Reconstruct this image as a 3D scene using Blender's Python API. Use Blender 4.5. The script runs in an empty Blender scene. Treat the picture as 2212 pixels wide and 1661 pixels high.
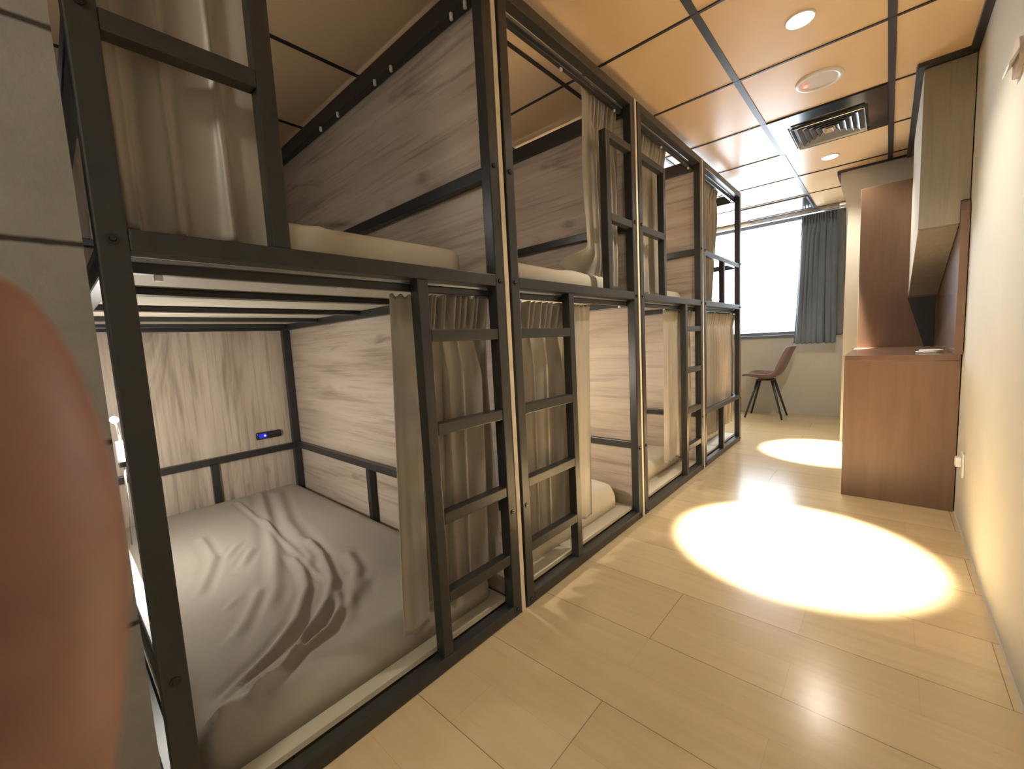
import bpy, bmesh, math, random
import numpy as np
from mathutils import Vector, Matrix
random.seed(7); rng = np.random.RandomState(7)
C = bpy.context.scene.collection
S = bpy.context.scene
PI = math.pi

# ------------------------------------------------------------------ camera
cam = bpy.data.cameras.new('camera')
camo = bpy.data.objects.new('camera', cam); C.objects.link(camo)
Rv = Vector((0.74493162, 0.66509696, -0.0521816)); Uv = Vector((-0.02681648, 0.10800519, 0.99378859)); Fv = Vector((-0.66660165, 0.73890522, -0.09829204))
CAMPOS = Vector((0.93885, 0.0, 0.95))
m = Matrix.Identity(4)
for i in range(3):
    m[i][0] = Rv[i]; m[i][1] = Uv[i]; m[i][2] = -Fv[i]; m[i][3] = CAMPOS[i]
camo.matrix_world = m
cam.sensor_fit = 'HORIZONTAL'; cam.sensor_width = 36; cam.lens = 14.6856
cam.clip_start = 0.004; cam.clip_end = 200
cam.dof.use_dof = True; cam.dof.focus_distance = 2.2; cam.dof.aperture_fstop = 16
S.camera = camo

# ------------------------------------------------------------------ world / exposure / daylight
S.view_settings.view_transform = 'Standard'; S.view_settings.look = 'None'
S.view_settings.gamma = 1; S.view_settings.use_curve_mapping = False
S.view_settings.exposure = 1.15
w = bpy.data.worlds.new('World'); S.world = w; w.use_nodes = True
bg = w.node_tree.nodes['Background']; bg.inputs[0].default_value = (0.80, 0.90, 1.0, 1); bg.inputs[1].default_value = 6.0
SPOT_A = 1250.0     # narrow beam of a ceiling downlight
SPOT_B = 25.0      # wide spill of the same downlight
FILL_C = 0.9      # added fill lamp behind the viewer
WARM = (1.0, 0.91, 0.75)

ZC = 2.155      # ceiling height
XW = 1.209      # right wall
YD = 5.50       # window wall
XB = -1.90      # wall behind the bunks

pl = bpy.data.lights.new('window_portal', 'AREA'); pl.shape = 'RECTANGLE'; pl.size = 2.4; pl.size_y = 1.3
pl.cycles.is_portal = True
plo = bpy.data.objects.new('window_portal', pl); C.objects.link(plo)
plo.location = (-0.62, 5.62, 1.53); plo.rotation_euler = (-PI/2, 0, 0)

# ------------------------------------------------------------------ materials
def newmat(name):
    mt = bpy.data.materials.new(name); mt.use_nodes = True
    nt = mt.node_tree; b = nt.nodes['Principled BSDF']
    return mt, nt, b
def ramp(nt, fac, stops):
    r = nt.nodes.new('ShaderNodeValToRGB')
    while len(r.color_ramp.elements) < len(stops): r.color_ramp.elements.new(0.5)
    for e, (p, c) in zip(r.color_ramp.elements, stops):
        e.position = p; e.color = (*c, 1)
    nt.links.new(fac, r.inputs[0]); return r.outputs[0]
def coords(nt, scale=(1,1,1), rot=(0,0,0), loc=(0,0,0)):
    t = nt.nodes.new('ShaderNodeTexCoord'); mp = nt.nodes.new('ShaderNodeMapping')
    mp.inputs['Scale'].default_value = scale; mp.inputs['Rotation'].default_value = rot; mp.inputs['Location'].default_value = loc
    nt.links.new(t.outputs['Object'], mp.inputs[0]); return mp.outputs[0]
def noise(nt, vec, scale, detail=4, rough=.55, dist=0):
    n = nt.nodes.new('ShaderNodeTexNoise'); n.inputs['Scale'].default_value = scale; n.inputs['Detail'].default_value = detail
    n.inputs['Roughness'].default_value = rough; n.inputs['Distortion'].default_value = dist
    nt.links.new(vec, n.inputs['Vector']); return n.outputs['Fac']
def bump(nt, b, h, strength=.2, dist=.005):
    bp = nt.nodes.new('ShaderNodeBump'); bp.inputs['Strength'].default_value = strength; bp.inputs['Distance'].default_value = dist
    nt.links.new(h, bp.inputs['Height']); nt.links.new(bp.outputs[0], b.inputs['Normal'])
def mixc(nt, fac, a, c, mode='MIX'):
    n = nt.nodes.new('ShaderNodeMix'); n.data_type = 'RGBA'; n.blend_type = mode
    if isinstance(fac, float): n.inputs[0].default_value = fac
    else: nt.links.new(fac, n.inputs[0])
    for k, v in ((6, a), (7, c)):
        if isinstance(v, tuple): n.inputs[k].default_value = (*v, 1)
        else: nt.links.new(v, n.inputs[k])
    return n.outputs[2]
def plain(name, col, rough=.5, metal=0, spec=.5, var=.0, nscale=8, bmp=0):
    mt, nt, b = newmat(name)
    b.inputs['Roughness'].default_value = rough; b.inputs['Metallic'].default_value = metal
    b.inputs['Specular IOR Level'].default_value = spec
    v = coords(nt); f = noise(nt, v, nscale)
    lo = tuple(c*(1-var) for c in col); hi = tuple(min(1, c*(1+var)) for c in col)
    nt.links.new(ramp(nt, f, [(.3, lo), (.7, hi)]), b.inputs['Base Color'])
    if bmp: bump(nt, b, noise(nt, v, nscale*12, 3), bmp, .002)
    return mt
def wood(name, axis, cols, scale=1.0, rough=.5, spec=.4, streaks=.55, knots=.85):
    # grain runs along axis: 'x','y','z'
    mt, nt, b = newmat(name)
    sc = {'x': (.55, 6, 6), 'z': (6, 6, .55), 'y': (6, .55, 6)}[axis]
    v = coords(nt, tuple(s*scale for s in sc))
    f1 = noise(nt, v, 1.6, 8, .62, .6)
    sc2 = {'x': (1.3, 30, 30), 'z': (30, 30, 1.3), 'y': (30, 1.3, 30)}[axis]
    v2 = coords(nt, tuple(s*scale for s in sc2)); f2 = noise(nt, v2, 1.5, 5, .6, .2)
    base = ramp(nt, f1, [(.28, cols[0]), (.42, cols[1]), (.58, cols[2]), (.75, cols[3])])
    streak = ramp(nt, f2, [(.34, (.52, .47, .43)), (.5, (1, 1, 1))])
    c = mixc(nt, streaks, base, streak, 'MULTIPLY')
    # knots: sparse dark blotches stretched with the grain
    sc3 = {'x': (1.2, 5, 5), 'z': (5, 5, 1.2), 'y': (5, 1.2, 5)}[axis]
    v3 = coords(nt, tuple(s*scale for s in sc3), loc=(3.1, 1.7, 5.3)); f3 = noise(nt, v3, 1.1, 3, .5, 1.2)
    kn = ramp(nt, f3, [(.24, (.38, .31, .27)), (.38, (1, 1, 1))])
    c = mixc(nt, knots, c, kn, 'MULTIPLY')
    nt.links.new(c, b.inputs['Base Color']); b.inputs['Roughness'].default_value = rough
    b.inputs['Specular IOR Level'].default_value = spec
    bump(nt, b, f2, .06, .001)
    return mt
oakc = [(.34, .265, .205), (.50, .41, .325), (.59, .495, .40), (.68, .58, .48)]
M = {}
M['black'] = plain('black_powder_coat', (.030, .030, .029), .34, 0, .5, .12, 30, .05)
M['oak_x'] = wood('greige_oak_along_x', 'x', oakc)
M['oak_z'] = wood('greige_oak_upright', 'z', oakc)
M['oak_edge'] = plain('pale_board_edge', (.80, .70, .52), .6, 0, .3, .08, 20)
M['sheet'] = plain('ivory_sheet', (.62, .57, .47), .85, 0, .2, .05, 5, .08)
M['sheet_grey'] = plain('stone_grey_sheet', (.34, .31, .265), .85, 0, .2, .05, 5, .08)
M['board'] = plain('ivory_board', (.52, .475, .375), .6, 0, .3, .03, 3)
M['aluminium'] = plain('aluminium', (.55, .56, .58), .3, .9, .5, .05, 10)
M['bolt'] = plain('bolt_steel', (.06, .06, .06), .25, .8, .5, .1, 10)
M['white_plastic'] = plain('white_plastic', (.8, .8, .78), .35, 0, .5, .02, 4)
M['grey_plastic'] = plain('warm_grey_plastic', (.55, .47, .40), .5, 0, .4, .03, 60)
M['brown'] = wood('brown_veneer', 'z', [(.145, .083, .055), (.16, .093, .062), (.175, .103, .069), (.19, .112, .076)], 1.4, .38, .5, .12, .1)
M['brown_gloss'] = plain('brown_gloss_top', (.16, .092, .062), .22, 0, .6, .1, 8)
M['taupe_laminate'] = wood('taupe_laminate', 'z', [(.225, .20, .155), (.25, .225, .175), (.275, .245, .19), (.30, .265, .205)], 1.6, .55, .4, .2, .1)
M['cream'] = plain('cream_paint', (.52, .49, .42), .7, 0, .3, .03, 2.5, .04)
M['wall'] = plain('wall_paint', (.56, .535, .47), .7, 0, .3, .03, 2.5, .04)
M['gap'] = plain('black_trim', (.02, .02, .022), .4, 0, .5, .1, 10)
M['chair'] = plain('mauve_brown_shell', (.17, .105, .098), .45, 0, .5, .05, 5)
M['gloss_black'] = plain('gloss_black_panel', (.018, .02, .024), .16, 0, .6, .1, 6)
M['winframe'] = plain('window_frame', (.16, .17, .2), .35, .4, .5, .1, 6)

def fabric(name, col, rough=.55, sheen=.4, spec=.35, trans=0.12):
    mt, nt, b = newmat(name)
    v = coords(nt); f = noise(nt, v, 3.0, 3)
    lo = tuple(c*.86 for c in col); hi = tuple(min(1, c*1.1) for c in col)
    nt.links.new(ramp(nt, f, [(.3, lo), (.7, hi)]), b.inputs['Base Color'])
    b.inputs['Roughness'].default_value = rough; b.inputs['Specular IOR Level'].default_value = spec
    b.inputs['Sheen Weight'].default_value = sheen; b.inputs['Sheen Roughness'].default_value = .4
    wv = noise(nt, v, 420, 2); bump(nt, b, wv, .08, .0006)
    tr = nt.nodes.new('ShaderNodeBsdfTranslucent'); tr.inputs[0].default_value = (*col, 1)
    mx = nt.nodes.new('ShaderNodeMixShader'); mx.inputs[0].default_value = trans
    nt.links.new(b.outputs[0], mx.inputs[1]); nt.links.new(tr.outputs[0], mx.inputs[2])
    nt.links.new(mx.outputs[0], nt.nodes['Material Output'].inputs[0])
    return mt
M['curtain'] = fabric('taupe_curtain_cloth', (.44, .40, .335), .38, .25, .6)
M['curtain_blue'] = fabric('blue_grey_curtain_cloth', (.16, .19, .24), .55, .3, .4, .15)
M['lining'] = fabric('grey_lining_cloth', (.20, .20, .20), .7, .1, .2, .05)

# floor: pale oak laminate, boards across the corridor
mt, nt, b = newmat('pale_oak_laminate')
v = coords(nt, (1, 1, 1), loc=(-.404+1.25*.37*0, -.883, 0))
br = nt.nodes.new('ShaderNodeTexBrick'); nt.links.new(v, br.inputs['Vector'])
br.inputs['Scale'].default_value = 1; br.inputs['Brick Width'].default_value = 1.25; br.inputs['Row Height'].default_value = .295
br.inputs['Mortar Size'].default_value = .0012; br.inputs['Mortar Smooth'].default_value = .2; br.offset = .37; br.offset_frequency = 2
br.inputs['Color1'].default_value = (.55, .42, .245, 1); br.inputs['Color2'].default_value = (.60, .465, .28, 1)
br.inputs['Mortar'].default_value = (.30, .20, .11, 1)
v2 = coords(nt, (1.2, 14, 1)); f = noise(nt, v2, 2, 6, .6, .4)
b2 = nt.nodes.new('ShaderNodeTexBrick'); nt.links.new(v, b2.inputs['Vector']); b2.inputs['Scale'].default_value = 1
b2.inputs['Brick Width'].default_value = .62; b2.inputs['Row Height'].default_value = .1475; b2.inputs['Mortar Size'].default_value = .0006; b2.offset = .43
b2.inputs['Color1'].default_value = (.93, .93, .92, 1); b2.inputs['Color2'].default_value = (1, 1, 1, 1); b2.inputs['Mortar'].default_value = (.84, .80, .75, 1)
c0 = mixc(nt, 1.0, br.outputs['Color'], b2.outputs['Color'], 'MULTIPLY')
c = mixc(nt, .5, c0, ramp(nt, f, [(.3, (.82, .79, .74)), (.7, (1, 1, 1))]), 'MULTIPLY')
v3 = coords(nt, (5, 14, 5)); f3 = noise(nt, v3, 1.7, 3, .5, .8)
c = mixc(nt, .35, c, ramp(nt, f3, [(.22, (.45, .35, .28)), (.27, (1, 1, 1))]), 'MULTIPLY')
nt.links.new(c, b.inputs['Base Color'])
b.inputs['Roughness'].default_value = .21; b.inputs['Specular IOR Level'].default_value = .5
bump(nt, b, br.outputs['Fac'], -.15, .001)
M['floor'] = mt

# ceiling: tan panels in a black grid (grid is separate geometry)
mt, nt, b = newmat('tan_ceiling_panel')
v = coords(nt); f = noise(nt, v, 1.2, 2)
nt.links.new(ramp(nt, f, [(.35, (.74, .52, .30)), (.65, (.78, .56, .33))]), b.inputs['Base Color'])
b.inputs['Roughness'].default_value = .30; b.inputs['Specular IOR Level'].default_value = .32
bump(nt, b, noise(nt, v, 3, 2), .05, .01)
M['ceil'] = mt

# concrete-look wall tiles
mt, nt, b = newmat('grey_concrete_tile')
v = coords(nt); f = noise(nt, v, 5, 8, .65); f2 = noise(nt, v, 60, 3)
c = ramp(nt, f, [(.3, (.19, .18, .165)), (.7, (.26, .25, .225))])
geo = nt.nodes.new('ShaderNodeSeparateXYZ'); nt.links.new(v, geo.inputs[0])
wv = nt.nodes.new('ShaderNodeMath'); wv.operation = 'WRAP'; nt.links.new(geo.outputs[2], wv.inputs[0]); wv.inputs[1].default_value = 1.137+.1565; wv.inputs[2].default_value = 1.137-.1565
ab = nt.nodes.new('ShaderNodeMath'); ab.operation = 'SUBTRACT'; nt.links.new(wv.outputs[0], ab.inputs[0]); ab.inputs[1].default_value = 1.137
a2 = nt.nodes.new('ShaderNodeMath'); a2.operation = 'ABSOLUTE'; nt.links.new(ab.outputs[0], a2.inputs[0])
n3 = nt.nodes.new('ShaderNodeMath'); n3.operation = 'MULTIPLY_ADD'; nt.links.new(f2, n3.inputs[0]); n3.inputs[1].default_value = .003; nt.links.new(a2.outputs[0], n3.inputs[2])
jm = ramp(nt, n3.outputs[0], [(.0045, (.10, .085, .07)), (.0065, (1, 1, 1))])
nt.links.new(mixc(nt, 1.0, c, jm, 'MULTIPLY'), b.inputs['Base Color'])
b.inputs['Roughness'].default_value = .75
bump(nt, b, mixc(nt, 1.0, f2, jm, 'MULTIPLY'), .5, .004)
M['concrete'] = mt

# skin
mt, nt, b = newmat('skin')
v = coords(nt); f = noise(nt, v, 90, 3)
nt.links.new(ramp(nt, f, [(.3, (.30, .15, .11)), (.7, (.39, .20, .145))]), b.inputs['Base Color'])
b.inputs['Subsurface Weight'].default_value = .25; b.inputs['Subsurface Radius'].default_value = (.004, .0015, .0008)
b.inputs['Roughness'].default_value = .5; bump(nt, b, noise(nt, v, 900, 2), .15, .0004)
M['skin'] = mt
M['nail'] = plain('nail', (.62, .38, .30), .3, 0, .5, .03, 50)

def emis(name, col, s):
    mt, nt, b = newmat(name)
    b.inputs['Base Color'].default_value = (*col, 1); b.inputs['Emission Color'].default_value = (*col, 1); b.inputs['Emission Strength'].default_value = s
    return mt
M['lamp_glow'] = emis('lamp_glow', (1, .93, .80), 30)
M['cool_glow'] = emis('cool_led_glow', (.95, .97, 1), 25)
M['blue_led'] = emis('blue_led', (.25, .35, 1), 14)
M['blue_dim'] = emis('blue_glow_face', (.01, .02, .30), .5)
M['red_led'] = emis('red_led', (1, .05, .04), 5.0)
# glass
mt = bpy.data.materials.new('window_glass'); mt.use_nodes = True; nt = mt.node_tree; nt.nodes.clear()
o = nt.nodes.new('ShaderNodeOutputMaterial'); tr = nt.nodes.new('ShaderNodeBsdfTransparent'); gl = nt.nodes.new('ShaderNodeBsdfGlossy'); gl.inputs['Roughness'].default_value = .02
mx = nt.nodes.new('ShaderNodeMixShader'); mx.inputs[0].default_value = .05
nt.links.new(tr.outputs[0], mx.inputs[1]); nt.links.new(gl.outputs[0], mx.inputs[2]); nt.links.new(mx.outputs[0], o.inputs[0])
M['glass'] = mt

# ------------------------------------------------------------------ mesh helpers
def add_box(bm, x0, x1, y0, y1, z0, z1, bev=0.0):
    vs = [bm.verts.new((x, y, z)) for x in (x0, x1) for y in (y0, y1) for z in (z0, z1)]
    F = [(0,1,3,2), (4,6,7,5), (0,4,5,1), (2,3,7,6), (0,2,6,4), (1,5,7,3)]
    fs = [bm.faces.new([vs[i] for i in f]) for f in F]
    if bev > 0:
        es = list({e for f in fs for e in f.edges})
        bmesh.ops.bevel(bm, geom=es, offset=bev, segments=2, affect='EDGES', profile=.6)
def box(*a, bev=0.0):
    bm = bmesh.new(); add_box(bm, *a, bev=bev); return bm
def boxes(lst, bev=0.0):
    bm = bmesh.new()
    for a in lst: add_box(bm, *a, bev=bev)
    return bm
def obj(name, bm, mat, parent=None, smooth=False, off=None):
    me = bpy.data.meshes.new(name)
    bmesh.ops.recalc_face_normals(bm, faces=bm.faces)
    if off: bmesh.ops.translate(bm, verts=bm.verts, vec=[-c for c in off])
    bm.to_mesh(me); bm.free()
    if smooth:
        for p in me.polygons: p.use_smooth = True
    me.materials.append(M[mat] if isinstance(mat, str) else mat)
    o = bpy.data.objects.new(name, me); C.objects.link(o)
    if off: o.location = off
    if parent: o.parent = parent
    return o
def gridobj(name, P, mat, parent=None, thick=0, smooth=True, closed_u=False):
    # P: array (nu, nv, 3)
    nu, nv = P.shape[:2]
    verts = P.reshape(-1, 3).tolist()
    faces = [(i*nv+j, ((i+1) % nu)*nv+j, ((i+1) % nu)*nv+j+1, i*nv+j+1) for i in range(nu if closed_u else nu-1) for j in range(nv-1)]
    me = bpy.data.meshes.new(name); me.from_pydata(verts, [], faces); me.update()
    for p in me.polygons: p.use_smooth = smooth
    me.materials.append(M[mat])
    o = bpy.data.objects.new(name, me); C.objects.link(o)
    if parent: o.parent = parent
    if thick:
        s = o.modifiers.new('thickness', 'SOLIDIFY'); s.thickness = thick; s.offset = 0
    return o
def add_cyl(bm, c, axis, r, h, seg=24, r2=None):
    r2 = r if r2 is None else r2
    ret = bmesh.ops.create_cone(bm, cap_ends=True, segments=seg, radius1=r, radius2=r2, depth=h)
    rot = {'z': Matrix.Identity(3), 'x': Matrix.Rotation(PI/2, 3, 'Y'), 'y': Matrix.Rotation(-PI/2, 3, 'X')}[axis]
    bmesh.ops.rotate(bm, verts=ret['verts'], cent=(0,0,0), matrix=rot)
    bmesh.ops.translate(bm, verts=ret['verts'], vec=c)
def cyl(c, axis, r, h, seg=24, r2=None):
    bm = bmesh.new(); add_cyl(bm, c, axis, r, h, seg, r2); return bm
def add_tube(bm, pts, r, seg=10, r1=None):
    pts = [Vector(p) for p in pts]; n = len(pts); rings = []
    for i, p in enumerate(pts):
        d = (pts[min(i+1, n-1)]-pts[max(i-1, 0)]).normalized()
        a = d.orthogonal().normalized() if i == 0 else (rings_a - d*rings_a.dot(d)).normalized()
        rings_a = a; bb = d.cross(a)
        rr = r if r1 is None else r+(r1-r)*i/(n-1)
        rings.append([bm.verts.new(p+a*math.cos(2*PI*k/seg)*rr+bb*math.sin(2*PI*k/seg)*rr) for k in range(seg)])
    for i in range(n-1):
        for k in range(seg):
            bm.faces.new([rings[i][k], rings[i][(k+1) % seg], rings[i+1][(k+1) % seg], rings[i+1][k]])
    bm.faces.new(rings[0][::-1]); bm.faces.new(rings[-1])
def tube(pts, r, seg=10, r1=None):
    bm = bmesh.new(); add_tube(bm, pts, r, seg, r1); return bm
def prism(poly, axis, a, c):
    # poly: 2D points in the plane perpendicular to axis, extruded from a to c
    bm = bmesh.new()
    def P(u, v, t): return {'x': (t, u, v), 'y': (u, t, v), 'z': (u, v, t)}[axis]
    A = [bm.verts.new(P(u, v, a)) for u, v in poly]; B = [bm.verts.new(P(u, v, c)) for u, v in poly]
    n = len(poly); bm.faces.new(A); bm.faces.new(B[::-1])
    for i in range(n): bm.faces.new([A[i], B[i], B[(i+1) % n], A[(i+1) % n]])
    return bm
def tag(o, label, cat, group=None, kind=None):
    o['label'] = label; o['category'] = cat
    if group: o['group'] = group
    if kind: o['kind'] = kind
    return o
def thing(name, label, cat, loc=(0,0,0), group=None):
    o = bpy.data.objects.new(name, None); C.objects.link(o); o.location = loc; o.empty_display_size = .1
    return tag(o, label, cat, group)
def struct(name, bm, mat, label=None, parent=None):
    o = obj(name, bm, mat, parent)
    if not parent: o['kind'] = 'structure'
    if label: o['label'] = label; o['category'] = name.split('_')[0]
    return o

# ------------------------------------------------------------------ room shell
YN = -1.6
struct('floor', box(XB-.1, XW+.12, YN-.1, YD+.15, -.10, 0), 'floor', 'pale oak laminate floor with boards laid across the corridor')
struct('ceiling', box(XB-.1, XW+.12, YN-.1, YD+.15, ZC, ZC+.1), 'ceil', 'tan panelled ceiling above bunks and corridor')
struct('wall_right', box(XW, XW+.12, YN, YD, 0, ZC), 'wall', 'plain cream wall on the right of the corridor')
struct('wall_left', box(XB-.1, XB, YN, YD, 0, ZC), 'wall', 'wall hidden behind the bunks')
struct('wall_near', box(XB-.1, XW+.12, YN-.1, YN, 0, ZC), 'wall', 'wall closing the corridor behind the viewer')
struct('wall_near_left', box(XB, 0.0, YN, .06, 0, ZC), 'concrete', 'grey concrete tiled wall at the left edge beside the first bunk')
# window wall with opening
WX0, WX1, WZ0, WZ1 = -1.75, .585, .885, 2.135
struct('wall_far', boxes([(XB, WX0, YD, YD+.15, 0, ZC), (WX1, XW, YD, YD+.15, 0, ZC), (WX0, WX1, YD, YD+.15, 0, WZ0), (WX0, WX1, YD, YD+.15, WZ1, ZC)]), 'cream', 'cream wall under and around the bright window')
win = bpy.data.objects.new('window_1', None); C.objects.link(win); win.location = ((WX0+WX1)/2, YD+.07, WZ0)
win['kind'] = 'structure'; win['label'] = 'wide overexposed window at the end of the corridor'; win['category'] = 'window'
def child(o, p):
    o.parent = p; o.matrix_parent_inverse = Matrix.Translation(-Vector(p.location)); return o
t = .035
child(obj('window_frame', boxes([(WX0, WX1, YD+.04, YD+.10, WZ0, WZ0+t), (WX0, WX1, YD+.04, YD+.10, WZ1-t, WZ1), (WX0, WX0+t, YD+.04, YD+.10, WZ0+t, WZ1-t), (WX1-t, WX1, YD+.04, YD+.10, WZ0+t, WZ1-t), (-.95, -.91, YD+.04, YD+.10, WZ0+t, WZ1-t)]), 'winframe'), win)
child(obj('window_sill', box(WX0, WX1, YD-.015, YD+.04, WZ0-.03, WZ0-.001, bev=.003), 'winframe'), win)
child(obj('window_pane', box(WX0+t, WX1-t, YD+.068, YD+.073, WZ0+t, WZ1-t), 'glass'), win)
# column with corbelled head, at the right beyond the desk
struct('wall_right_column', prism([(.665, 0), (XW, 0), (XW, ZC), (.632, ZC), (.632, 2.05), (.682, 1.85), (.672, 1.1)], 'y', 4.32, YD), 'cream', 'cream column and ceiling beam behind the desk')
# ceiling grid: black bars
bars = []
for k, x in enumerate([.36, .92, -.235, -.83, -1.425]):
    hw = .014 if k < 2 else .009
    if k == 1: bars.append((x-hw, x+hw, YN, 4.32, ZC-.004, ZC))
    else: bars.append((x-hw, x+hw, YN if x > 0 else .06, YD, ZC-.004, ZC))
yy = 1.785-.595*5
while yy < YD:
    x1 = XW-.03 if yy < 2.9 else (1.01 if yy < 4.3 else .63)
    bars.append((0 if yy < .06 else XB, x1, yy-.006, yy+.006, ZC-.0045, ZC)); yy += .595
bars.append((.36, 1.01, 4.16-.004, 4.16+.004, ZC-.0045, ZC))
struct('trim_1', boxes(bars), 'gap', 'black grid bars between the ceiling panels')
struct('trim_2', boxes([(XW-.028, XW, YN, 2.90, ZC-.02, ZC), (1.01, XW, 2.885, 2.915, ZC-.02, ZC), (1.008, 1.036, 2.915, 4.32, ZC-.02, ZC), (.632, 1.01, 4.30, 4.32, ZC-.012, ZC), (.612, .632, 4.30, 4.75, ZC-.03, ZC)]), 'gap', 'black edge trim where the ceiling meets wall and cabinet')
struct('baseboard_right', prism([(XW, 0), (XW-.003, 0), (XW, .007)], 'y', YN, 2.94), 'wall', 'thin pale sealant line along the foot of the right wall')
struct('trim_3', boxes([(-1.8, .55, YD-.11, YD-.07, 2.115, ZC)], .002), 'aluminium', 'white curtain rail above the window')

# ------------------------------------------------------------------ ceiling fixtures
def downlight(x, y, label, cone=27.5):
    t = thing('recessed_downlight', label, 'ceiling light', (x, y, ZC), 'recessed downlights in the ceiling')
    bm = bmesh.new(); n = 40; rs = [(.052, 0), (.050, -.004), (.043, -.004), (.040, 0.004)]
    rings = [[bm.verts.new((r*math.cos(2*PI*k/n), r*math.sin(2*PI*k/n), z-.0005)) for k in range(n)] for r, z in rs]
    for a in range(3):
        for k in range(n): bm.faces.new([rings[a][k], rings[a][(k+1) % n], rings[a+1][(k+1) % n], rings[a+1][k]])
    obj('trim_ring', bm, 'white_plastic', t, True)
    obj('lens', cyl((0, 0, -.004), 'z', .041, .004, 32), 'lamp_glow', t, False)
    for nm, e, ang, bl, rad in (('beam', SPOT_A, cone, .45, .02), ('spill', SPOT_B, 125, .7, .035)):
        l = bpy.data.lights.new('downlight_'+nm, 'SPOT'); l.energy = e; l.spot_size = math.radians(ang); l.spot_blend = bl; l.shadow_soft_size = rad; l.color = WARM
        lo = bpy.data.objects.new('downlight_'+nm, l); C.objects.link(lo); lo.location = (0, 0, -.03); lo.parent = t
    return t
downlight(.65, 2.12, 'round recessed downlight nearest the viewer, before the smoke detector')
# unseen fill lamp added behind the viewer to brighten the bunks
t = thing('fill_lamp', 'unseen round fill lamp added on the ceiling behind the viewer', 'ceiling light', (.55, -.95, ZC))
obj('housing', cyl((0, 0, -.02), 'z', .16, .04, 40), 'white_plastic', t)
obj('diffuser', cyl((0, 0, -.045), 'z', .15, .01, 40, .14), 'lamp_glow', t)
l = bpy.data.lights.new('fill_lamp_light', 'AREA'); l.shape = 'DISK'; l.size = .28; l.energy = FILL_C; l.color = (1, .86, .68)
lo = bpy.data.objects.new('fill_lamp_light', l); C.objects.link(lo); lo.location = (0, 0, -.06); lo.parent = t
downlight(.60, 3.89, 'small round recessed downlight just beyond the air conditioner grille', 24)
t = thing('smoke_detector', 'round white ceiling detector with a small red light, before the air conditioner', 'smoke detector', (.655, 2.675, ZC))
bm = bmesh.new(); n = 48
rs = [(.098, 0), (.096, -.006), (.085, -.010), (.076, -.006), (.074, -.004)]
rings = [[bm.verts.new((r*math.cos(2*PI*k/n), r*math.sin(2*PI*k/n), z)) for k in range(n)] for r, z in rs]
for a in range(len(rs)-1):
    for k in range(n): bm.faces.new([rings[a][k], rings[a][(k+1) % n], rings[a+1][(k+1) % n], rings[a+1][k]])
obj('rim', bm, 'white_plastic', t, True)
obj('grille_face', cyl((0, 0, -.003), 'z', .075, .004, 40), 'grey_plastic', t)
obj('indicator_light', cyl((-.055, .004, -.0075), 'z', .008, .008, 16), 'red_led', t)

# air conditioner panel (x .36-.92, y 3.0-3.56) with grille
t = thing('ceiling_air_conditioner', 'black ceiling air conditioner panel with nested rectangular vent between downlights', 'air conditioner', (.64, 3.26, ZC))
def off(l): return [(a-.64, b-.64, c-3.26, d-3.26, e-ZC, f-ZC) for a, b, c, d, e, f in l]
X0, X1, Y0, Y1 = .374, .906, 2.975, 3.562
gx0, gx1, gy0, gy1 = .455, .825, 3.13, 3.52
obj('panel', boxes(off([(X0, gx0, Y0, Y1, ZC-.008, ZC), (gx1, X1, Y0, Y1, ZC-.008, ZC), (gx0, gx1, Y0, gy0, ZC-.008, ZC), (gx0, gx1, gy1, Y1, ZC-.008, ZC)])), 'gloss_black', t)
obj('recess', boxes(off([(gx0, gx1, gy0, gy1, ZC-.002, ZC-.0005)])), 'gap', t)
def vring(name, i, mat, zt, zb, wdt):
    a, b2, c2, d = gx0+.012+i*.03, gx1-.012-i*.03, gy0+.012+i*.03, gy1-.012-i*.03
    if b2-a < .03 or d-c2 < .03: return
    bm = bmesh.new()
    o_ = [(a, c2), (b2, c2), (b2, d), (a, d)]; s = wdt
    i_ = [(a+s, c2+s), (b2-s, c2+s), (b2-s, d-s), (a+s, d-s)]
    A = [bm.verts.new((x-.64, y-3.26, zb)) for x, y in o_]; B = [bm.verts.new((x-.64, y-3.26, zt)) for x, y in i_]
    for k in range(4): bm.faces.new([A[k], A[(k+1) % 4], B[(k+1) % 4], B[k]])
    o = obj(name, bm, mat, t); s = o.modifiers.new('thickness', 'SOLIDIFY'); s.thickness = .003; return o
vring('grille_frame', 0, 'aluminium', -.004, -.022, .010)
for i in range(1, 6): vring('louvre', i, 'grey_plastic' if i == 5 else 'winframe', -.004, -.020, .018)
obj('grille_centre', boxes([(-.03, .03, .02, .10, -.012, -.006)]), 'grey_plastic', t)

t = thing('ceiling_panel', 'dark glossy ceiling access panel above the window end of the bunks', 'ceiling panel', (.06, 5.05, ZC))
obj('cover', box(-.28, .285, -.235, .24, -.008, 0, bev=.002), 'gloss_black', t)
obj('edge_frame', boxes([(-.285, .29, -.25, -.236, -.012, 0), (-.285, .29, .241, .255, -.012, 0), (.286, .30, -.25, .255, -.012, 0)]), 'winframe', t)

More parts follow.
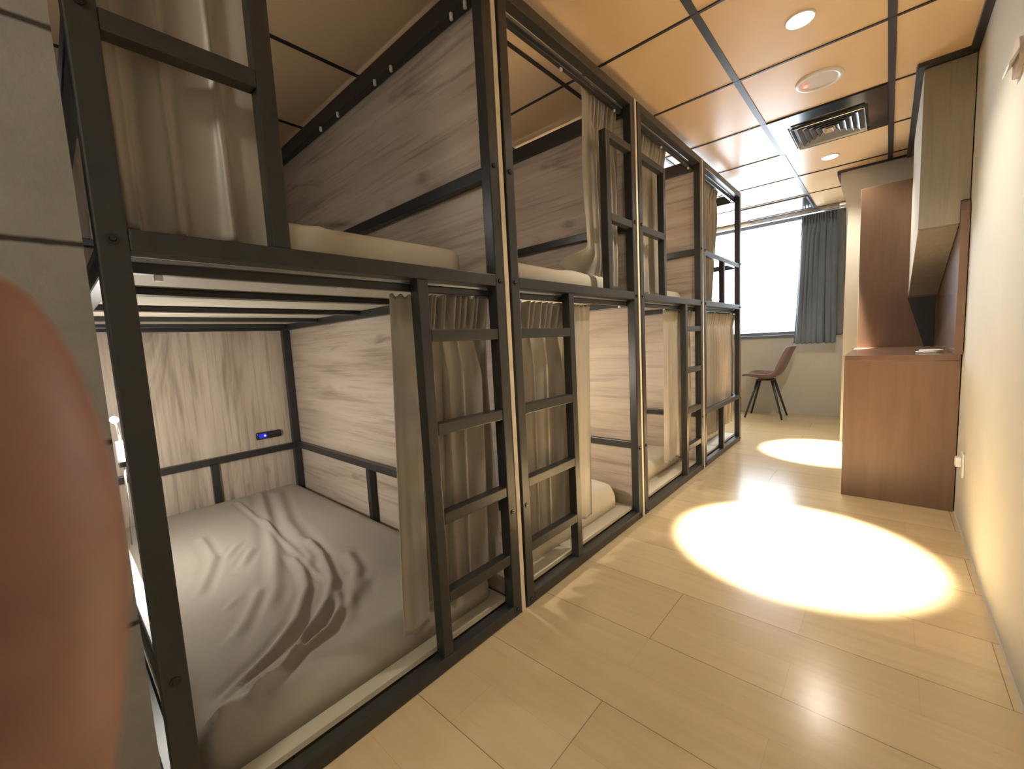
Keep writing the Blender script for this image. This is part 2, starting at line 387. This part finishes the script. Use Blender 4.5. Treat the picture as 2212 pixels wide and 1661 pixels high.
# ------------------------------------------------------------------ bunk frames
PITCH = .99; U0 = .075; UW = .955; PW = .04
ZM0, ZM1 = 1.135, 1.172; ZT = 2.09
XBK = -1.86
ORD = ['first bunk, nearest the concrete wall', 'second bunk from the concrete wall', 'third bunk from the concrete wall', 'last bunk, beside the window']
def bunk(i):
    y0 = U0+PITCH*i; y1 = y0+UW
    lab = ['nearest black steel two-tier bunk frame, beside the grey concrete wall, ladder at its far end',
           'second black steel bunk frame along the row, ladder at its near end',
           'third black steel bunk frame along the row, ladder hanging at its far end',
           'farthest black steel bunk frame beside the window, with guard rails instead of ladder'][i]
    t = thing('bunk_bed', lab, 'bunk bed', (0, y0, 0), 'four black two-tier bunk frames along the left wall')
    def L(l): return [(a, b, c-y0, d-y0, e, f) for a, b, c, d, e, f in l]
    def P(name, l, mat='black', bev=.003): return obj(name, boxes(L(l), bev), mat, t)
    # posts
    for (xa, xb) in ((-PW, 0), (XBK, XBK+PW)):
        for (ya, yb) in ((y0, y0+PW), (y1-PW, y1)):
            P('post', [(xa, xb, ya, yb, 0, ZT)])
    a, b_ = y0+PW, y1-PW
    # front rails
    P('bottom_rail', [(-PW, 0, a, b_, .002, .040)])
    P('middle_rail', [(-PW, 0, a, b_, ZM0, ZM1)])
    P('top_rail', [(-PW, 0, a, b_, ZT-.04, ZT)])
    # rear rails
    for za, zb in ((.002, .04), (.365, .40), (1.10, 1.135), (1.50, 1.535), (ZT-.04, ZT)): P('rear_rail', [(XBK, XBK+.03, a, b_, za, zb)])
    ys = y0+.495
    P('rear_stile', [(XBK, XBK+.03, ys-.018, ys+.018, .04, .365)])
    # side frames
    for (ya, yb) in ((y0+.002, y0+.032), (y1-.032, y1-.002)):
        P('side_rail', [(XBK+PW, -PW, ya, yb, .372, .407)])
        P('side_rail', [(XBK+PW, -PW, ya, yb, 1.10, 1.135)])
        P('side_rail', [(XBK+PW, -PW, ya, yb, 1.475, 1.515)])
        P('side_rail', [(XBK+PW, -PW, ya, yb, ZT-.07, ZT)])
        P('side_rail', [(XBK+PW, -PW, ya, yb, .002, .04)])
        P('side_stile', [(-.965, -.93, ya, yb, .04, .372)])
    # back panel
    P('back_panel', [(XBK-.02, XBK-.001, y0, y1, .02, ZT)], 'oak_z', 0)
    # slats and bed boards
    for k in range(4):
        xs = -.46-.445*k
        P('slat', [(xs-.02, xs+.02, y0+.033, y1-.033, 1.117, 1.136)])
    P('upper_bed_board', [(XBK+.03, -PW-.002, y0+.004, y1-.004, 1.1365, 1.152)], 'board', 0)
    P('lower_bed_board', [(XBK+.03, -PW-.002, y0+.033, y1-.033, .045, .060)], 'board', 0)
    # curtain tracks
    for zt in (ZM0-.003, ZT-.042):
        tr = P('curtain_track', [(-.062, -.044, a, b_, zt-.026, zt-.006)])
        sl = obj('track_lip', boxes(L([(-.062, -.041, a, b_, zt-.005, zt+.001)])), 'aluminium', tr)
        for yy in (a+.04, a+.38, b_-.06): obj('glider', boxes(L([(-.057, -.049, yy-.006, yy+.006, zt-.036, zt-.026)])), 'white_plastic', tr)
    # bolts
    for yb in (y0+PW/2, y1-PW/2):
        for z in (1.51, 1.152, .376, .022):
            o = obj('bolt', cyl((.0015, yb-y0, z), 'x', .0085, .003, 20), 'bolt', t)
            bmx = cyl((.004, yb-y0, z), 'x', .006, .004, 16, .004); obj('bolt_head', bmx, 'bolt', o)
    if i == 0:
        # curtain gliders hooked on the far side rail
        for xg in (-1.095, -.923, -.608, -.491, -.138, -.072):
            obj('glider', cyl((xg, y1-.036-y0, 2.008), 'z', .006, .02, 10), 'white_plastic', t)
    # ladders / guards
    if i in (0, 1, 2):
        s0, s1 = [(.687, .722), (1.405, 1.44), (2.690, 2.725)][i]
        P('ladder_stile', [(-.038, -.002, s0, s1, .040, ZM0)])
        ra, rb = (s1, b_) if i in (0, 2) else (a, s0)
        for z in (.982, .716, .452, .212): P('ladder_rung', [(-.036, -.002, ra, rb, z-.017, z+.017)])
        g0, g1 = [(.338, .373), (1.738, 1.773), (2.368, 2.40)][i]
        P('guard_stile', [(-.038, -.002, g0, g1, ZM1, 1.865)])
        ga, gb = (a, g0) if i in (0, 2) else (g1, b_)
        P('guard_bar', [(-.036, -.002, ga, gb, 1.832, 1.865)]); P('guard_bar', [(-.036, -.002, ga, gb, 1.478, 1.512)])
    else:
        P('guard_bar', [(-.036, -.002, a, b_, .372, .408)]); P('guard_stile', [(-.038, -.002, 3.49, 3.525, .04, .372)])
        P('guard_bar', [(-.036, -.002, a, b_, 1.478, 1.512)]); P('guard_stile', [(-.038, -.002, 3.51, 3.545, ZM1, 1.478)])
    return t
for i in range(4): bunk(i)
# partition boards standing between the bunks
for i in range(3):
    ya = U0+PITCH*i+UW+.002
    o = obj('partition_board', box(XBK-.02, -.001, 0, .018, .001, ZT), 'oak_x'); o.location = (0, ya, 0)
    tag(o, ['grey oak partition board between the first and second bunks', 'grey oak partition board between the second and third bunks', 'grey oak partition board between the third and last bunks'][i], 'partition', 'oak partition boards between bunks')
    e = obj('edge_band', box(-.0008, .0015, .0, .018, .001, ZT), 'oak_edge', o); e['label'] = 'pale front edge of the board'

# power socket on rear panel of first bunk
t = thing('power_socket', 'black wall socket bar with glowing blue light on the rear panel of first bunk', 'socket', (XBK, .86, .475))
obj('housing', box(0, .022, -.068, .068, -.021, .021, bev=.008), 'gloss_black', t, True)
obj('lit_face', box(.0222, .0232, -.058, -.014, -.014, .014), 'blue_dim', t)
obj('indicator_light', cyl((.024, -.024, 0), 'x', .0035, .003, 14), 'blue_led', t)

# ------------------------------------------------------------------ mattresses
def smoothstep(a, b, x):
    t = np.clip((x-a)/(b-a), 0, 1); return t*t*(3-2*t)
def vnoise(X, Y, s, seed):
    r = np.random.RandomState(seed); out = 0
    for k in range(9):
        a = r.uniform(0, 2*PI); f = s*r.uniform(.6, 1.7); out = out+np.sin(f*(X*math.cos(a)+Y*math.sin(a))+r.uniform(0, 6.28))
    return out/5
def mattress(name, label, x0, x1, y0, y1, z0, z1, mat, ridges=None, wob=.002, rad=.035, step=.02, grp=None, lift=None, seed=1):
    nx, ny = int((x1-x0)/step)+1, int((y1-y0)/step)+1
    # parametrise top + rounded border: use superellipse mapping of a flat grid
    u = np.linspace(-1, 1, nx); v = np.linspace(-1, 1, ny)
    bu = rad/((x1-x0)/2); bv = rad/((y1-y0)/2)
    uu = np.concatenate([[-1-1e-3], [-1], -1+bu*np.array([.12, .35, .65]), np.linspace(-1+bu, 1-bu, nx), 1-bu*np.array([.65, .35, .12]), [1], [1+1e-3]])
    vv = np.concatenate([[-1-1e-3], [-1], -1+bv*np.array([.12, .35, .65]), np.linspace(-1+bv, 1-bv, ny), 1-bv*np.array([.65, .35, .12]), [1], [1+1e-3]])
    Ug, Vg = np.meshgrid(uu, vv, indexing='ij')
    cx, cy, hx, hy = (x0+x1)/2, (y0+y1)/2, (x1-x0)/2, (y1-y0)/2
    Uc, Vc = np.clip(Ug, -1, 1), np.clip(Vg, -1, 1)
    X = cx+Uc*hx; Y = cy+Vc*hy
    # rounded vertical corners
    cr = .05
    dx = np.maximum(np.abs(X-cx)-(hx-cr), 0); dy = np.maximum(np.abs(Y-cy)-(hy-cr), 0); m_ = np.maximum(dx, dy); ln = np.sqrt(dx*dx+dy*dy)+1e-9
    k = np.where((dx > 0) & (dy > 0), m_/ln, 1)
    X = cx+np.sign(X-cx)*(np.abs(X-cx)-dx+dx*k); Y = cy+np.sign(Y-cy)*(np.abs(Y-cy)-dy+dy*k)
    ex = (1-np.abs(Uc))*hx; ey = (1-np.abs(Vc))*hy; e = np.minimum(ex, ey)
    prof = np.sqrt(np.clip(1-(1-np.clip(e/rad, 0, 1))**2, 0, 1))
    h = z1-rad*(1-prof)
    fade = smoothstep(0, .05, e)
    h = h+wob*vnoise(X, Y, 14, seed)*fade
    if ridges is not None:
        for pts, amp, wd in ridges:
            D = np.full(X.shape, 1e9)
            for (ax, ay), (bx, by) in zip(pts[:-1], pts[1:]):
                vx, vy = bx-ax, by-ay; tt = np.clip(((X-ax)*vx+(Y-ay)*vy)/(vx*vx+vy*vy), 0, 1)
                D = np.minimum(D, np.hypot(X-ax-tt*vx, Y-ay-tt*vy))
            # taper towards the ends
            s = np.minimum(np.hypot(X-pts[0][0], Y-pts[0][1]), np.hypot(X-pts[-1][0], Y-pts[-1][1]))
            h = h+amp*np.exp(-(D/wd)**2)*smoothstep(0, .07, s)*smoothstep(0, .02, e) - amp*.45*np.exp(-((D-wd*1.9)/wd)**2)*smoothstep(0, .09, s)*fade
    if lift is not None: h = h+lift(X, Y)*smoothstep(0, .03, e)
    Z = h.copy(); edge = (np.abs(Ug) > 1) | (np.abs(Vg) > 1); Z[edge] = z0
    P = np.stack([X, Y, Z], -1)
    loc = np.array([cx, cy, z0]); P = P-loc
    o = gridobj(name, P, mat); o.location = loc.tolist()
    # closed underside
    bm = bmesh.new(); bm.from_mesh(o.data)
    be = [e_ for e_ in bm.edges if e_.is_boundary]
    if be: bmesh.ops.holes_fill(bm, edges=be)
    bmesh.ops.recalc_face_normals(bm, faces=bm.faces); bm.to_mesh(o.data); bm.free()
    for p in o.data.polygons: p.use_smooth = len(p.vertices) == 4
    return tag(o, label, 'mattress', grp)
RID = {
'A': [(-0.117, 0.131), (-0.196, 0.2), (-0.264, 0.319), (-0.355, 0.419), (-0.502, 0.507), (-0.647, 0.552), (-0.813, 0.572)],
'B': [(-0.122, 0.139), (-0.175, 0.23), (-0.222, 0.343), (-0.267, 0.423), (-0.375, 0.523), (-0.478, 0.583), (-0.706, 0.65), (-0.905, 0.671)],
'C': [(-0.128, 0.158), (-0.157, 0.238), (-0.173, 0.307), (-0.212, 0.369), (-0.234, 0.458), (-0.297, 0.52), (-0.437, 0.585)],
'D': [(-1.726, 0.624), (-1.151, 0.613), (-0.835, 0.596), (-0.652, 0.582), (-0.489, 0.575)],
'E': [(-1.793, 0.762), (-1.295, 0.643), (-0.867, 0.533), (-0.592, 0.44), (-0.449, 0.37)],
'F': [(-0.734, 0.25), (-0.886, 0.31), (-1.024, 0.362), (-1.345, 0.379)],
'G': [(-0.391, 0.257), (-0.482, 0.321), (-0.68, 0.432)],
'H': [(-1.698, 0.825), (-1.159, 0.684), (-0.829, 0.64), (-0.639, 0.591)],
'I1': [(-0.846, 0.405), (-1.02, 0.502)], 'I2': [(-0.581, 0.28), (-0.653, 0.352)], 'I3': [(-0.968, 0.384), (-1.113, 0.477)],
'J1': [(-0.659, 0.723), (-0.478, 0.677), (-0.318, 0.566), (-0.239, 0.508)], 'J2': [(-0.429, 0.681), (-0.297, 0.582)],
'K1': [(-0.118, 0.255), (-0.166, 0.305)], 'K2': [(-0.114, 0.206), (-0.164, 0.26), (-0.215, 0.341)]}
amps = {'A': (.012, .014), 'B': (.013, .014), 'C': (.013, .012), 'D': (.006, .010), 'E': (.009, .020), 'F': (.008, .014), 'G': (.007, .016), 'H': (.008, .022),
        'I1': (.006, .012), 'I2': (.005, .010), 'I3': (.005, .010), 'J1': (.009, .018), 'J2': (.008, .018), 'K1': (.010, .010), 'K2': (.011, .010)}
def fan(extra):
    r = [(RID[k], amps[k][0]*1.3, amps[k][1]) for k in RID]
    r += [([(-.11, .17), (-.15, .25), (-.19, .33), (-.25, .40), (-.33, .47)], .009, .008), ([(-.115, .145), (-.18, .215), (-.24, .33), (-.32, .42)], .008, .009)]
    return r
GL = 'thin ivory mattresses on the lower bunks'; GU = 'ivory mattresses on the upper bunks'
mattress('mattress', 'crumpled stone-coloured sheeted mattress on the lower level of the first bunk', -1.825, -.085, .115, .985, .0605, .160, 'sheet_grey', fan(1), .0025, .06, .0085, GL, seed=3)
def corner2(X, Y): return .05*np.exp(-(((X+.35)/.28)**2+((Y-1.85)/.2)**2)) + .010*vnoise(X, Y, 22, 9)
mattress('mattress', 'rumpled ivory mattress lying on the lower level of the second bunk', -1.82, -.11, 1.115, 1.965, .0605, .150, 'sheet', None, .004, .04, .02, GL, corner2, 5)
def corner3(X, Y): return .03*np.exp(-(((X+.25)/.2)**2+((Y-2.35)/.2)**2)) + .008*vnoise(X, Y, 20, 19)
mattress('mattress', 'ivory mattress on the lower level of the third bunk, near the hanging curtain end', -1.82, -.14, 2.105, 2.955, .0605, .145, 'sheet', None, .004, .04, .02, GL, corner3, 6)
mattress('mattress', 'ivory mattress behind the closed curtain of the last bunk, lower level', -1.82, -.14, 3.095, 3.945, .0605, .145, 'sheet', None, .003, .04, .03, GL, None, 8)
mattress('mattress', 'ivory mattress on the upper level of the first bunk, above the slats', -1.82, -.100, .118, .955, 1.1525, 1.262, 'sheet', [([(-.075, .50), (-.2, .47), (-.4, .48)], .005, .012), ([(-.08, .46), (-.15, .49)], .004, .008)], .002, .03, .02, GU, None, 11)
def cor5(X, Y): return .006*vnoise(X, Y, 20, 29)
mattress('mattress', 'ivory mattress on the upper level of the second bunk, under the flowing curtain hem', -1.82, -.075, 1.112, 1.93, 1.1525, 1.25, 'sheet', None, .003, .035, .02, GU, cor5, 12)
mattress('mattress', 'ivory mattress on the upper level of the third bunk, barely showing beyond its curtain', -1.82, -.10, 2.10, 2.92, 1.1525, 1.235, 'sheet', None, .003, .04, .03, GU, None, 13)
mattress('mattress', 'ivory mattress on the upper level of the last bunk by the window', -1.82, -.10, 3.09, 3.92, 1.1525, 1.215, 'sheet', None, .003, .04, .03, GU, None, 14)

# ------------------------------------------------------------------ curtains
def curtain(label, yt, yb, zt, zb, x=-.075, pleats=7, amp=.022, head=.11, seed=1, mat='curtain', name='bunk_curtain', grp='taupe curtains hung on the bunk frames',
            flat=None, axis='y', hem=None, sweep=None, pinch=.35, xb=0.0, nu=None, cat='curtain', steep=1.6, headpleats=None):
    r = np.random.RandomState(seed)
    nu = nu or int(pleats*26)+30; nv = 70
    u = np.linspace(0, 1, nu); v = np.linspace(0, 1, nv)
    U_, V_ = np.meshgrid(u, v, indexing='ij')
    ph = np.interp(u, np.linspace(0, 1, pleats+1), np.cumsum(np.concatenate([[0], r.uniform(.65, 1.35, pleats)])))
    ph = ph/ph[-1]*pleats
    PH = ph[:, None]*np.ones((1, nv))
    am = np.interp(u, np.linspace(0, 1, pleats*2), r.uniform(.55, 1.25, pleats*2))[:, None]
    H = zt-zb
    ztrue = zt-V_*H
    hv = head/H
    env = 1.0
    if flat is not None:     # part of the width that hangs flat: (u0,u1)
        env = 1-.93*smoothstep(flat[0]-.06, flat[0]+.02, U_)*(1-smoothstep(flat[1]-.02, flat[1]+.06, U_))
    below = smoothstep(hv*.9, hv*2.6, V_)
    A = amp*am*env*(pinch+(1-pinch)*below)
    drift = .35*np.sin(V_*2.2+r.uniform(0, 6, 1))*below
    s = np.sin(2*PI*(PH+drift*.25)); c = np.cos(2*PI*(PH+drift*.25))
    fold = .75*(1-2*np.abs(np.sin(PI*(PH+drift*.25)))**.8)+.3*s
    sub = .22*np.sin(2*PI*(PH*2.13)+1.3+2*V_)*below
    # header: tighter gathers fanning above the pinch line
    hp = (headpleats or 2.4)
    hm = (1-smoothstep(hv*.7, hv*1.25, V_))
    hfan = .3+.7*np.abs(1-V_/max(hv, 1e-3)).clip(0, 1)
    headw = amp*1.0*hm*env*hfan*np.sin(2*PI*PH*hp+.4*np.sin(6*PH))
    X = x+xb*V_+A*(fold+sub)*(1-hm*.6)+headw
    Y = (yt[0]+(yt[1]-yt[0])*U_)*(1-V_)+(yb[0]+(yb[1]-yb[0])*U_)*V_
    Y = Y+steep*.42*A*c*(1-hm*.4)*np.minimum(1, np.minimum(U_, 1-U_)*12)
    if sweep is not None: Y, X, ztrue = sweep(U_, V_, X, Y, ztrue)
    if hem is not None: ztrue = ztrue+hem(U_)*smoothstep(.8, 1, V_)
    ztrue = ztrue+.006*np.sin(2*PI*PH+1)*smoothstep(.9, 1, V_)+.004*np.sin(2*PI*PH*hp)*(V_ < hv)*(1-V_/hv)
    P = np.stack([X, Y, ztrue], -1) if axis == 'y' else np.stack([Y, X, ztrue], -1)
    loc = P.reshape(-1, 3).mean(0); loc[2] = zt
    o = gridobj(name, P-loc, mat, None, .0022); o.location = loc.tolist()
    return tag(o, label, cat, grp)
# lower level
curtain('long taupe curtain gathered behind the ladder of the first bunk, flat edge hanging loose', (.640, .99), (.60, .98), 1.098, .175, -.069, 6, .026, .10, 21, flat=(.0, .25), hem=lambda U: np.where(U < .27, -.05, 0))
curtain('taupe curtain gathered behind the ladder of the second bunk, edge spilling past its stile', (1.112, 1.66), (1.115, 1.62), 1.098, .165, -.070, 6, .026, .10, 22, flat=(.80, 1.0), hem=lambda U: np.where(U > .75, -.03, 0))
curtain('pale taupe curtain hanging straight beside the ladder of the third bunk', (2.50, 2.955), (2.48, 2.93), 1.098, .150, -.070, 6, .024, .10, 23, flat=(0, .42))
curtain('closed taupe curtain covering the whole lower level of the last bunk', (3.10, 4.05), (3.11, 3.95), 1.095, .165, -.072, 14, .022, .10, 24)
# upper level
curtain('taupe curtain drawn behind the guard frame on the upper level of the first bunk', (.118, .37), (.118, .362), 2.015, 1.182, -.068, 3, .017, .10, 25, pinch=.8)
def sw2(U, V, X, Y, Z):
    # free edge billows towards the first bunk, its hem resting on the mattress
    k = (1-smoothstep(0, .42, U))
    Y = Y-.05*k*smoothstep(.03, .5, V)*(1-V*.6)-.10*k*k*smoothstep(.78, 1, V)
    X = X+.02*k-.10*k*smoothstep(.82, 1, V)
    Z = Z+.085*k*smoothstep(.75, 1, V)
    return Y, X, Z
curtain('wide taupe curtain billowing loosely on the upper level of the second bunk', (1.655, 1.985), (1.70, 1.975), 2.045, 1.19, -.088, 7, .024, .13, 26, flat=(.0, .26), sweep=sw2, pinch=.5)
curtain('narrow taupe curtain behind the guard frame on the upper level of the third bunk', (2.095, 2.60), (2.10, 2.56), 2.075, 1.19, -.094, 8, .026, .12, 27, pinch=.5)
curtain('gathered taupe curtain at the near post on the upper level of the last bunk', (3.10, 3.66), (3.12, 3.52), 2.06, 1.19, -.094, 7, .026, .10, 28, pinch=.6)

# window curtain + lining
curtain('blue-grey pleated curtain gathered at the right side of the window', (.245, .535), (.185, .545), 2.105, .785, 5.40, 7, .028, .10, 31, 'curtain_blue', 'window_curtain', None, axis='x', pinch=.35)
curtain('dark grey lining curtain hanging behind the blue-grey one at the window edge', (.42, .60), (.45, .61), 2.115, .87, 5.46, 2, .008, .05, 32, 'lining', 'curtain_lining', None, axis='x', pinch=.8)

# ------------------------------------------------------------------ desk with wall panel, far panel, hanging cabinet
DY0, DY1, DX0 = 2.93, 3.94, .765
t = thing('desk', 'brown wooden desk against the right wall with closed side panel facing the viewer', 'desk', (DX0, DY0, 0))
def D(l): return [(a-DX0, b-DX0, c-DY0, d-DY0, e, f) for a, b, c, d, e, f in l]
DZ = .785
obj('side_panel', boxes(D([(DX0, XW-.004, DY0, DY0+.03, 0.001, DZ-.0305)]), .0015), 'brown', t)
obj('front_panel', boxes(D([(DX0, DX0+.02, DY0+.0305, DY1, 0.001, DZ-.0305)]), .0015), 'brown', t)
obj('desk_top', boxes(D([(DX0, XW-.004, DY0, DY1, DZ-.03, DZ)]), .002), 'brown_gloss', t)
bm = prism([(DY1-DY0, DZ+.001), (DY1-DY0, 1.50), (-.01, 1.50), (-.04, 1.485), (-.05, 1.45), (-.05, DZ+.001), (0, DZ+.001)], 'x', XW-.032-DX0, XW-.004-DX0)
bp = obj('wall_panel', bm, 'brown_gloss', t); bp['label'] = 'upright glossy back panel fixed against the wall'
t = thing('tall_cabinet', 'tall dark brown upright cabinet side beyond the desk, below the cream beam', 'cabinet', (.775, DY1, 0))
obj('side_panel', box(0, XW-.004-.775, .002, .03, 0.001, 1.895, bev=.002), 'brown', t)
obj('body', box(.004, XW-.004-.775, .0305, .375, 0.001, 1.89, bev=.002), 'brown', t)
obj('shade_patch', prism([(1.032-.775, 1.115), (XW-.04-.775, 1.115), (XW-.04-.775, DZ+.003), (1.121-.775, DZ+.003)], 'y', -.004, .001), 'gap', t)  # black sheet standing in for the shade on the side panel
t = thing('hanging_cabinet', 'taupe laminate cabinet hanging from the ceiling over the desk, with slanted underside', 'cabinet', (1.036, 2.92, 1.40))
poly = [(0, 0), (DY1-2.92-.003, 1.126-1.40), (DY1-2.92-.003, ZC-.021-1.40), (0, ZC-.021-1.40)]
obj('near_panel', boxes([(.0005, XW-.033-1.036, 0, .02, 0, ZC-.022-1.40), (XW-.033-1.036, XW-.004-1.036, 0, .02, .102, ZC-.022-1.40)]), 'taupe_laminate', t)
obj('body', prism([(.0205, -.0055), (DY1-2.92-.003, 1.126-1.40), (DY1-2.92-.003, ZC-.022-1.40), (.0205, ZC-.022-1.40)], 'x', .004, XW-.034-1.036), 'taupe_laminate', t)
obj('front_panel', prism([(.0205, -.0055), (DY1-2.92-.003, 1.126-1.40), (DY1-2.92-.003, ZC-.022-1.40), (.0205, ZC-.022-1.40)], 'x', 0.0, .0035), 'cream', t)
# white coiled cable on the desk
pts = []
for k in range(90):
    a = k*.28; r_ = .028+.010*math.sin(a*.37)
    pts.append((1.10+r_*1.25*math.cos(a)+.0002*k, 3.13+r_*1.9*math.sin(a), DZ+.004+.00012*k))
o = obj('charging_cable', tube(pts, .0032, 8), 'white_plastic', None, True); tag(o, 'small white coiled cable lying on the desk top', 'cable')

# wall socket and wall-mounted sensor on the right wall
t = thing('wall_socket', 'small white socket plate low on the right wall in front of the desk', 'socket', (XW, 2.70, .30))
obj('plate', box(-.008, -.0005, -.035, .035, -.055, .055, bev=.003), 'white_plastic', t)
obj('plug', box(-.028, -.0085, -.018, .018, -.01, .035, bev=.004), 'white_plastic', t)
t = thing('wall_hook', 'white wall-mounted fitting high on the right wall at the photo edge', 'wall fitting', (XW, 1.97, 1.62))
obj('base_plate', cyl((-.006, .03, .085), 'x', .055, .011, 36), 'grey_plastic', t)
obj('arm', prism([(-.012, .095), (-.03, .06), (-.03, .05), (-.012, .08)], 'y', -.02, .07), 'white_plastic', t)

# ------------------------------------------------------------------ chair by the window
t = thing('shell_chair', 'mauve-brown moulded shell chair on splayed black legs below the window', 'chair', (-.02, 5.24, 0))
prof = [(-.225, .452), (-.19, .462), (-.12, .448), (-.04, .430), (.03, .428), (.085, .445), (.125, .485), (.155, .545), (.18, .61), (.205, .68), (.228, .735), (.246, .770)]
prof = [(a, b) for a, b in prof]
ns = len(prof); na = 21
P = np.zeros((na, ns, 3))
for j, (px_, pz) in enumerate(prof):
    s = j/(ns-1)
    hw = .205+.015*math.sin(PI*min(1, s*1.6)) - .05*max(0, (s-.6)/.4)**2 - .035*max(0, (.12-s)/.12)
    for a in range(na):
        q = -1+2*a/(na-1)
        curl = abs(q)**3
        up = .055*curl*(1-smoothstep(.45, .75, np.array(s)))*(0.35+.65*smoothstep(0, .25, np.array(s)))
        fwd = -.06*curl*smoothstep(.35, .7, np.array(s))
        P[a, j] = (px_+fwd+.0*q, hw*math.sin(q*PI/2*.93)/math.sin(PI/2*.93), pz+up)
o = gridobj('seat_shell', P, 'chair', t, .009)
sb = o.modifiers.new('smooth', 'SUBSURF'); sb.levels = 1; sb.render_levels = 1
obj('under_bracket', box(-.10, .06, -.09, .09, .405, .416, bev=.003), 'black', t)
for sx in (-1, 1):
    for sy in (-1, 1):
        top = (-.02+sx*.065, sy*.065, .412); bot = (-.02+sx*.175, sy*.150, 0)
        obj('leg', tube([top, bot], .014, 12, .009), 'black', t, True)

# ------------------------------------------------------------------ reading lamp with cable at the left end of the first bunk, plus added fill lamps
def reading_lamp(loc, label, energy, col=(1, .92, .82)):
    t = thing('reading_lamp', label, 'lamp', loc, 'reading lamps inside the bunks')
    obj('lamp_head', tube([(0, 0, .035), (0, 0, -.035)], .013, 14), 'cool_glow', t, True)
    obj('socket_cap', cyl((0, 0, -.045), 'z', .015, .02, 16), 'black', t)
    obj('bulb', cyl((-.08, -.002, .105), 'x', .012, .024, 14), 'cool_glow', t)
    obj('cable', tube([(-.08, -.002, .10), (-.05, 0, .085), (-.02, 0, .06), (0, 0, .03)], .003, 8), 'white_plastic', t, True)
    obj('lower_cable', tube([(0, 0, -.05), (.03, -.004, -.12), (.03, -.006, -.22), (.025, -.01, -.33)], .003, 8), 'white_plastic', t, True)
    l = bpy.data.lights.new('reading_lamp_light', 'POINT'); l.energy = energy; l.color = col; l.shadow_soft_size = .03
    lo = bpy.data.objects.new('reading_lamp_light', l); C.objects.link(lo); lo.location = (-.02, .05, 0); lo.parent = t
reading_lamp((-1.05, .147, .645), 'small bright reading lamp with cable, seen past the near post of the first bunk', 6.0)
reading_lamp((-.70, .131, 1.62), 'added lamp brightening the upper level of the first bunk, behind the guard curtain', .55)  # this lamp and those below are added to brighten the bunk interiors
reading_lamp((-.62, 1.111, .70), 'unseen fill lamp added behind the lower curtain of the second bunk', 7.0, WARM)
reading_lamp((-.70, 1.111, 1.62), 'unseen fill lamp added on the upper level of the second bunk', .8, WARM)
reading_lamp((-.62, 2.101, .70), 'unseen fill lamp added on the lower level of the third bunk', 5.0, WARM)
reading_lamp((-.70, 2.101, 1.62), 'unseen fill lamp added on the upper level of the third bunk', 1.6, WARM)
# ------------------------------------------------------------------ the photographer's fingertip
hand = bpy.data.objects.new('person', None); C.objects.link(hand); hand.matrix_world = camo.matrix_world
tag(hand, 'out-of-focus fingertip of a person at the left edge, close to the lens', 'person')
HS = [((-.072, -.190, .060), .026), ((-.066, -.155, .042), .027), ((-.060, -.120, .022), .024), ((-.052, -.088, -.004), .0125),
      ((-.0445, -.060, -.022), .0098), ((-.0396, -.032, -.0305), .0087), ((-.0390, -.014, -.0312), .0085), ((-.0408, -.002, -.0306), .0078), ((-.0424, .0048, -.0300), .0066), ((-.0440, .0078, -.0295), .0048)]
ch = {'index': HS[3:]}
vs = [h[0] for h in HS]; rad = [h[1] for h in HS]; ed = [(i, i+1) for i in range(len(HS)-1)]
def chain(root, pts):
    prev = root
    for p, r_ in pts:
        vs.append(p); rad.append(r_); ed.append((prev, len(vs)-1)); prev = len(vs)-1
chain(0, [((-.078, -.25, .09), .026), ((-.086, -.34, .13), .031)])
chain(2, [((-.066, -.108, .004), .012), ((-.066, -.092, -.022), .0095), ((-.056, -.080, -.040), .0088), ((-.040, -.076, -.042), .0078)])
chain(2, [((-.072, -.126, .004), .0115), ((-.074, -.112, -.024), .0092), ((-.062, -.104, -.042), .0085), ((-.044, -.100, -.044), .0075)])
chain(1, [((-.078, -.146, .010), .0105), ((-.080, -.134, -.018), .0082), ((-.070, -.128, -.034), .0075), ((-.054, -.125, -.036), .0066)])
chain(1, [((-.040, -.135, .050), .015), ((-.022, -.108, .052), .0115), ((-.012, -.082, .046), .0098), ((-.008, -.068, .040), .0075)])
me = bpy.data.meshes.new('hand'); me.from_pydata(vs, ed, []); me.update()
ho = bpy.data.objects.new('hand', me); C.objects.link(ho); ho.parent = hand
sk = ho.modifiers.new('skin', 'SKIN'); sk.use_smooth_shade = True
for i, sv in enumerate(me.skin_vertices[0].data):
    sv.radius = (rad[i], rad[i]); sv.use_root = (i == 1)
sb = ho.modifiers.new('smooth', 'SUBSURF'); sb.levels = 2; sb.render_levels = 3
me.materials.append(M['skin'])
M['sleeve'] = plain('charcoal_sleeve_cloth', (.05, .055, .065), .85, 0, .2, .1, 60, .1)
obj('sleeve', tube([(-.077, -.245, .087), (-.080, -.28, .103), (-.084, -.32, .121), (-.090, -.38, .148)], .036, 20, .044), 'sleeve', hand, True)
